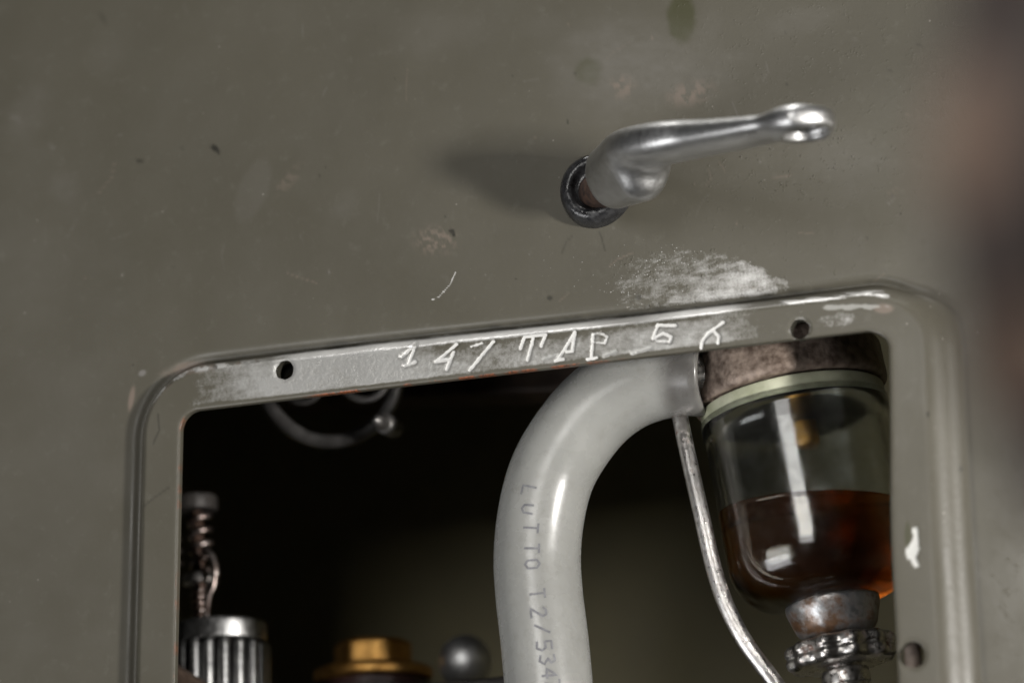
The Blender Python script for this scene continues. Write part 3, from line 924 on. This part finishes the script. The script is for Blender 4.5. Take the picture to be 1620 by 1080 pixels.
    set_base(root, P(870, 1120, .022))
SGN = 1
_p = catmull([P(x, y, Y) for (x, y), Y in zip(HP, HY)], 14)
_T, _U, _W = path_frames(_p)
_i = len(_p) // 2 + 20
SGN = 1 if (ROT.T @ _W[_i])[0] > 0 else -1
hose()

# ================================================================== SEDIMENT BOWL
def bowl():
    root = thing('sediment_bowl', 'glass fuel bowl half full of amber fuel under brown iron head', 'filter')
    YB = .036
    top = P(1259, 668, YB); bot = P(1316, 965, YB)
    ax = bot - top; L = np.linalg.norm(ax); ax /= L
    m = mpp(top); R = 149 * m
    up = -ax
    # cast head above
    nz_ = lambda r, h, a: r * (1 + .012 * math.sin(5 * a + h * 300) + .008 * math.sin(11 * a + 2))
    pr = rounded([(R * .40, .020), (R * .62, .0195), (R * .95, .0185), (R * 1.03, .0165), (R * 1.05, .0075), (R * 1.02, .0058), (R * .6, .0058)], .0016, 4)
    V, Fc = lathe(top, up, pr[::-1], 88, nz_)
    mesh_obj('filter_head', V, Fc, MAT['housing'], root)
    V, Fc = lathe(top, up, rounded([(1e-5, .0004), (R * .84, .0004), (R * .925, .0016), (R * .925, .0057), (1e-5, .0057)], .0008), 72)  # dark insert added to stand in for shade inside the head
    mesh_obj('dark_head_fill', V, Fc, MAT['dark'], root)
    # spigot that carries the hose
    a = P(1066, 591, .024); b = P(1190, 600, .028)
    V, Fc = tube(catmull([a, (a + b) / 2, b], 6), 47 * m, 32)
    mesh_obj('inlet_spigot', V, Fc, MAT['steel'], root)
    sh = P(1128, 592, .0245); sh2 = P(1175, 596, .027)
    V, Fc = tube(catmull([sh, (sh + sh2) / 2, sh2], 6), [56 * m] * 3 + [62 * m] * 4 + [70 * m] * 6, 40)
    mesh_obj('spigot_boss', V, Fc, MAT['housing'], root)
    # gasket ring
    g = rounded([(R * .93, .0054), (R * .985, .0054), (R * .985, .0012), (R * .93, .0012)], .0005, 3)
    V, Fc = lathe(top, up, g, 96, closed_ends=False)
    n = 96; K = len(g)
    Fc += [((K - 1) * n + i, (K - 1) * n + (i + 1) % n, (i + 1) % n, i) for i in range(n)]
    mesh_obj('gasket', V, Fc, MAT['gasket'], root)
    # glass: straight wall, round shoulder, thick base
    Lg = L - .0015; t = .0024
    def outer(): 
        p = [(R * 1.0, -.0026), (R * 1.0, .0005), (R * .985, .004), (R * .985, Lg * .74)]
        for i in range(1, 11):
            f = i / 10 * math.pi / 2
            p.append((R * .40 + R * .585 * math.cos(f) ** .9, Lg * .74 + Lg * .26 * math.sin(f)))
        return p
    def inner():
        p = [(R * 1.0 - t, -.0026), (R * .975 - t, .004), (R * .98 - t, Lg * .71)]
        for i in range(1, 11):
            f = i / 10 * math.pi / 2
            p.append((max(R * .36 + R * .51 * math.cos(f) ** .9, 1e-5), Lg * .71 + (Lg * .23) * math.sin(f)))
        return p
    po, pi_ = outer(), inner()
    prof = po + [(1e-5, po[-1][1])]
    prof_in = [(1e-5, pi_[-1][1])] + pi_[::-1]
    # one closed shell: outer from rim to base, inner back up
    prof_all = prof + prof_in
    V, Fc = lathe(top, ax, prof_all, 96, closed_ends=False)
    n = 96; K = len(prof_all)
    Fc += [((K - 1) * n + i, (K - 1) * n + (i + 1) % n, (i + 1) % n, i) for i in range(n)]
    glass = mesh_obj('glass_bowl', V, Fc, MAT['glass'], root, solid=True)
    # fuel: fills the inside up to a level surface; overlaps the glass slightly
    lev = P(1270, 806, YB)[2]
    nseg = 96
    u, v, w = frame(ax)
    pin = [(r + .0004, h) for r, h in pi_][::-1]
    pin = [(1e-5, pin[0][1] + .0003)] + [(r, h + .0003) for r, h in pin]
    Vv = []; Fc = []
    def pt(r, h, a): return top + w * h + (u * math.cos(a) + v * math.sin(a)) * r
    fine = []
    hs = np.linspace(pin[0][1], pin[-1][1], 60)
    for k in range(len(pin) - 1):
        for q in np.linspace(0, 1, 5)[:-1]:
            fine.append((pin[k][0] * (1 - q) + pin[k + 1][0] * q, pin[k][1] * (1 - q) + pin[k + 1][1] * q))
    cols = []
    for i in range(nseg):
        a = 2 * math.pi * i / nseg; col = []
        last = None
        pts = [pt(r, h, a) for r, h in fine]
        # clip the column at the level
        out = []
        for j, p in enumerate(pts):
            if p[2] <= lev: out.append(p); continue
            pr_ = pts[j - 1]; f = (lev - pr_[2]) / (p[2] - pr_[2]); out.append(pr_ + (p - pr_) * f); break
        out = np.array(out)
        sl = np.concatenate([[0], np.cumsum(np.linalg.norm(np.diff(out, axis=0), axis=1))]); tt = np.linspace(0, sl[-1], 28)
        cols.append(np.stack([np.interp(tt, sl, out[:, k]) for k in range(3)], 1))
    for c in cols: Vv += list(c)
    for i in range(nseg):
        j = (i + 1) % nseg
        for k in range(27): Fc.append((i * 28 + k, j * 28 + k, j * 28 + k + 1, i * 28 + k + 1))
    Fc.append(tuple(i * 28 + 27 for i in range(nseg)))
    fuel = mesh_obj('fuel', Vv, Fc, MAT['fuel'], glass, smooth=True, solid=True)
    for pg in fuel.data.polygons:
        if len(pg.vertices) > 20: pg.use_smooth = False
    # brass outlet inside, seen through the glass
    c0 = top + np.array([.001, .004, 0]) 
    V, Fc = lathe(c0, ax, rounded([(.0018, -.003), (.0030, -.001), (.0030, .0045), (.0024, .0055), (.0012, .0058)], .0004), 32)
    mesh_obj('outlet_tube', V, Fc, MAT['brass'], root)
    # bottom cap, scalloped clamp nut, stud
    cb = P(1316, 951, YB)
    V, Fc = lathe(cb, ax, rounded([(R * .30, -.001), (R * .485, -.0010), (R * .495, .0012), (R * .42, .0066), (R * .34, .0084), (R * .1, .0084)], .0008, 4), 64)
    mesh_obj('bottom_cap', V, Fc, MAT['cap'], root)
    nb = P(1327, 1012, YB)
    def scal(r, h, a): return r * (1 + .055 * math.cos(11 * a)) if r > R * .3 else r
    V, Fc = lathe(nb, ax, rounded([(R * .2, 0), (R * .50, 0), (R * .545, .0008), (R * .555, .0022), (R * .53, .0030), (R * .555, .0038), (R * .545, .0052), (R * .50, .006), (R * .2, .006)], .0004, 3), 132, scal)
    mesh_obj('clamp_nut', V, Fc, MAT['steel'], root)
    # threaded stud
    prof = []; h = -.004
    while h < .045:
        prof += [(R * .165, h), (R * .185, h + .0004), (R * .165, h + .0008)]; h += .0012
    V, Fc = lathe(nb, ax, prof, 36)
    mesh_obj('stud', V, Fc, MAT['steel'], root)
    V, Fc = lathe(nb + ax * .007, ax, rounded([(R * .15, 0), (R * .24, .0), (R * .25, .001), (R * .25, .0035), (R * .15, .004)], .0003), 40)
    mesh_obj('lock_washer', V, Fc, MAT['steel'], root)
    # bail wire in front
    W = [(1074, 650, .026), (1082, 690, .0225), (1094, 745, .021), (1110, 815, .020), (1127, 890, .020), (1146, 950, .020), (1176, 1010, .021), (1212, 1060, .023), (1250, 1110, .026), (1290, 1150, .03)]
    V, Fc = tube(catmull([P(*w) for w in W], 12), 13 * mpp(P(1120, 850, .02)), 20)
    mesh_obj('bail_wire', V, Fc, MAT['wire'], root)
    set_base(root, nb + ax * .04)
bowl()

# ================================================================== PARTS DEEP IN THE BAY
def spring_screw():
    root = thing('spring_screw', 'rusty adjusting screw with coil springs at the left edge of the opening', 'screw')
    Y = .075
    m = mpp(P(315, 880, Y)); dn = P(317, 990, Y) - P(312, 800, Y); dn /= np.linalg.norm(dn)
    c = P(313, 797, Y)
    V, Fc = lathe(P(308, 786, Y), dn, rounded([(1e-5, 0), (36 * m, 0), (36 * m, 24 * m), (1e-5, 24 * m)], 3 * m), 48, lambda r, h, a: r * (1 + .02 * math.cos(30 * a)) if r > 1e-3 else r)
    mesh_obj('screw_cap', V, Fc, MAT['dark'], root)
    def helix(a, b, r, turns, wr, name):
        a = np.array(a); b = np.array(b); u, v, w = frame(b - a)
        n = int(turns * 18)
        pts = [a + (b - a) * i / n + r * (u * math.cos(i / 18 * 2 * math.pi) + v * math.sin(i / 18 * 2 * math.pi)) for i in range(n + 1)]
        V, Fc = tube(pts, wr, 10)
        return mesh_obj(name, V, Fc, MAT['copper'], root)
    helix(P(315, 812, Y), P(320, 908, Y), 16 * m, 4.5, 5.2 * m, 'coil_spring')
    V, Fc = tube([P(312, 800, Y), P(318, 1000, Y)], 8 * m, 16)
    mesh_obj('rod', V, Fc, MAT['rusty'], root)
    V, Fc = lathe(P(317, 908, Y), dn, rounded([(8 * m, 0), (28 * m, 0), (28 * m, 17 * m), (8 * m, 17 * m)], 4 * m), 40)
    mesh_obj('spring_seat', V, Fc, MAT['steel'], root)
    helix(P(314, 930, Y), P(318, 984, Y), 10 * m, 5, 3.6 * m, 'coil_spring')
    V, Fc = tube(catmull([P(322, 868, Y - .006), P(334, 880, Y - .006), P(340, 900, Y - .006), P(338, 925, Y - .006), P(330, 945, Y - .006), P(326, 985, Y - .004)], 8), [7 * m] * 20 + [4.5 * m] * 21, 14)
    mesh_obj('wire_clip', V, Fc, MAT['copper'], root)
    helix(P(272, 850, Y + .01), P(276, 905, Y + .01), 12 * m, 3, 4.5 * m, 'coil_spring')
    set_base(root, P(317, 990, Y))
spring_screw()

def fluted_cap():
    root = thing('fluted_cap', 'grey fluted aluminium cap at the lower left of the opening', 'cap')
    Y = .075; m = mpp(P(350, 1030, Y)); c = P(350, 985, Y); dn = np.array([.02, .0, -1.0])
    V, Fc = lathe(c, dn, rounded([(1e-5, 0), (70 * m, 0), (72 * m, 4 * m), (72 * m, 32 * m), (20 * m, 32 * m)], 2.5 * m), 96)
    mesh_obj('cap_rim', V, Fc, MAT['alu'], root)
    V, Fc = lathe(c, dn, [(1e-5, 31 * m), (60 * m, 31 * m), (62 * m, 180 * m), (1e-5, 180 * m)], 64)
    mesh_obj('cap_core', V, Fc, MAT['dark'], root)
    u, v, w = frame(dn)
    for i in range(18):
        a = 2 * math.pi * i / 18
        p = c + (u * math.cos(a) + v * math.sin(a)) * 69 * m
        V, Fc = tube([p + w * k * m for k in (32, 34, 37, 42, 110, 180)], [3 * m, 6 * m, 8 * m, 9 * m, 9.5 * m, 9.5 * m], 14)
        mesh_obj('rib', V, Fc, MAT['alu'], root)
    set_base(root, c + w * 180 * m)
fluted_cap()

def brass_fitting():
    root = thing('brass_fitting', 'brass hexagon plug with flange at the bottom of the opening', 'fitting')
    Y = .125; c = P(590, 1014, Y); m = mpp(c); dn = np.array([0.02, 0, -1.0])
    V, Fc = lathe(c, dn, rounded([(1e-5, 0), (52 * m, 0), (62 * m, 6 * m), (62 * m, 44 * m), (30 * m, 44 * m)], 3 * m), 60,
                  lambda r, h, a: r * (1 - .09 * (.5 + .5 * math.cos(6 * a))) if r > 55 * m else r)
    mesh_obj('hexagon', V, Fc, MAT['brass'], root)
    V, Fc = lathe(c, dn, rounded([(30 * m, 36 * m), (80 * m, 40 * m), (94 * m, 46 * m), (94 * m, 62 * m), (30 * m, 66 * m)], 5 * m), 72)
    mesh_obj('flange', V, Fc, MAT['brass'], root)
    V, Fc = lathe(c, dn, rounded([(30 * m, 64 * m), (84 * m, 64 * m), (84 * m, 78 * m), (30 * m, 80 * m)], 2 * m), 72)
    mesh_obj('fibre_washer', V, Fc, MAT['red'], root)
    V, Fc = lathe(c, dn, rounded([(20 * m, 78 * m), (110 * m, 80 * m), (112 * m, 160 * m), (20 * m, 160 * m)], 4 * m), 60)
    mesh_obj('plug_boss', V, Fc, MAT['dark'], root)
    set_base(root, c + dn * 160 * m)
brass_fitting()

def knob():
    root = thing('round_knob', 'satin metal ball knob beside the hose at the bottom', 'knob')
    Y = .115; c = P(736, 1046, Y); m = mpp(c)
    pr = [(max(42 * m * math.sin(math.pi * i / 22), 1e-5), -42 * m * math.cos(math.pi * i / 22)) for i in range(23)]
    V, Fc = lathe(c, (0, 0, -1), pr, 44)
    mesh_obj('ball', V, Fc, MAT['chrome'], root)
    V, Fc = tube([c + np.array([0, 0, -38 * m]), c + np.array([0, 0, -140 * m])], 16 * m, 20)
    mesh_obj('stem', V, Fc, MAT['steel'], root)
    set_base(root, c + np.array([0, 0, -140 * m]))
knob()

# dark plate in front of knob and plug, along the bottom edge
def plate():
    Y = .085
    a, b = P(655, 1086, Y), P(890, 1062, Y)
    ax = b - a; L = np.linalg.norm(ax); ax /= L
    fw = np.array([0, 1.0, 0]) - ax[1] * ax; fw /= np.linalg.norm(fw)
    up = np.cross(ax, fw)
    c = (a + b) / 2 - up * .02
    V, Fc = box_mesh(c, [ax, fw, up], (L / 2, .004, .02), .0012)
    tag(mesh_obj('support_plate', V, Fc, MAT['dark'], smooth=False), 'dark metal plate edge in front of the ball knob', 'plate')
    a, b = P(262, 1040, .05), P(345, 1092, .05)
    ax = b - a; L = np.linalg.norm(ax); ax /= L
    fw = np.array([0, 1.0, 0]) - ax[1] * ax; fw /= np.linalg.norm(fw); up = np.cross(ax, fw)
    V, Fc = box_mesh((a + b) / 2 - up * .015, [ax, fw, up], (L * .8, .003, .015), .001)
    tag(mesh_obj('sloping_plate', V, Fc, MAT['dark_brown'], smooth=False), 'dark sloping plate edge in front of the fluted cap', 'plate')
plate()

def clamp():
    root = thing('pipe_clamp', 'dark round pipe clamp hanging in shadow behind the top flange', 'clamp')
    Y = .058; m = mpp(P(525, 640, Y))
    pts = [P(522 + 108 * math.cos(t), 590 + 108 * math.sin(t), Y) for t in np.linspace(math.radians(-30), math.radians(330), 80)]
    c = np.mean(pts, axis=0)
    V, Fc = tube(pts, 12 * m, 16, cap=False)
    mesh_obj('band', V, Fc, MAT['dull'], root)
    b = P(604, 668, Y - .012)
    V, Fc = lathe(b, (.1, -1, -.1), rounded([(17 * m, -.010), (17 * m, -.002), (9 * m, -.001), (9 * m, .004), (1e-5, .0055)], .0012), 28)
    mesh_obj('bolt', V, Fc, MAT['dull'], root)
    for cx, cy, rr in ((478, 606, 30), (575, 592, 40)):
        V, Fc = tube([P(cx + rr * math.cos(t), cy + rr * math.sin(t), Y - .004) for t in np.linspace(0, 2 * math.pi, 40)], 6 * m, 12)
        mesh_obj('eyelet', V, Fc, MAT['dull'], root)
    set_base(root, c)
clamp()

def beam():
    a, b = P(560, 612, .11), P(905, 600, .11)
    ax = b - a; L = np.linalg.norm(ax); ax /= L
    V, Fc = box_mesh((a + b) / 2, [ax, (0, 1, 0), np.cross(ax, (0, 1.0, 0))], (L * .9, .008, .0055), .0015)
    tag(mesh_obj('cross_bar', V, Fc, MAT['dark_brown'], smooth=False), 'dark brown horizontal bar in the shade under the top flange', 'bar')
beam()

def hole_screw():
    c = P(1445, 1035, .004); m = mpp(c)
    pr = []; h = -.014
    while h < .014:
        pr += [(13 * m, h), (14 * m, h + .0003), (13 * m, h + .0006)]; h += .0008
    V, Fc = lathe(c, (.03, .05, 1), pr, 24)
    tag(mesh_obj('captive_screw', V, Fc, MAT['screw']), 'brownish screw shank seen through the lower right hole', 'screw')
hole_screw()

# ================================================================== CLOTH CLOSE TO THE LENS
def cloth():
    dist = .165
    def at(x, y, dd):
        c = np.array([(x - 810) / 1620 / F, -(y - 540) / 1620 / F, -1.0]); return CAMP + ROT @ (c * dd)
    nu, nv = 60, 90
    V = []
    for j in range(nv):
        t = j / (nv - 1); y = -260 + 1090 * t
        xl = 1510 + 18 * math.sin(t * 9) + 200 * max(0, t - .78) ** 1.2 * 4
        for i in range(nu):
            s = i / (nu - 1)
            x = xl + s * 520
            dd = dist + .010 * math.sin(s * 9 + t * 3) * s + .006 * math.sin(t * 8 + s * 4) - .02 * s
            V.append(at(x, y, dd))
    Fc = [(j * nu + i, j * nu + i + 1, (j + 1) * nu + i + 1, (j + 1) * nu + i) for j in range(nv - 1) for i in range(nu - 1)]
    o = mesh_obj('hanging_cloth', V, Fc, MAT['cloth'])
    pxc, pyc = project(np.array(V))
    bl = sst(1.2, .7, ell(pxc, pyc, 1555, 225, 75, 120, 15)) + sst(1.2, .7, ell(pxc, pyc, 1625, 545, 70, 95, 0)) + sst(1.2, .7, ell(pxc, pyc, 1800, 300, 90, 130, 0))
    at_ = o.data.attributes.new('blotch', 'FLOAT', 'POINT'); at_.data.foreach_set('value', np.clip(bl, 0, 1).astype(np.float32))
    md = o.modifiers.new('thickness', 'SOLIDIFY'); md.thickness = .0012
    tag(o, 'blurred brown cloth with tan blotches close to the lens at the right', 'cloth')
cloth()
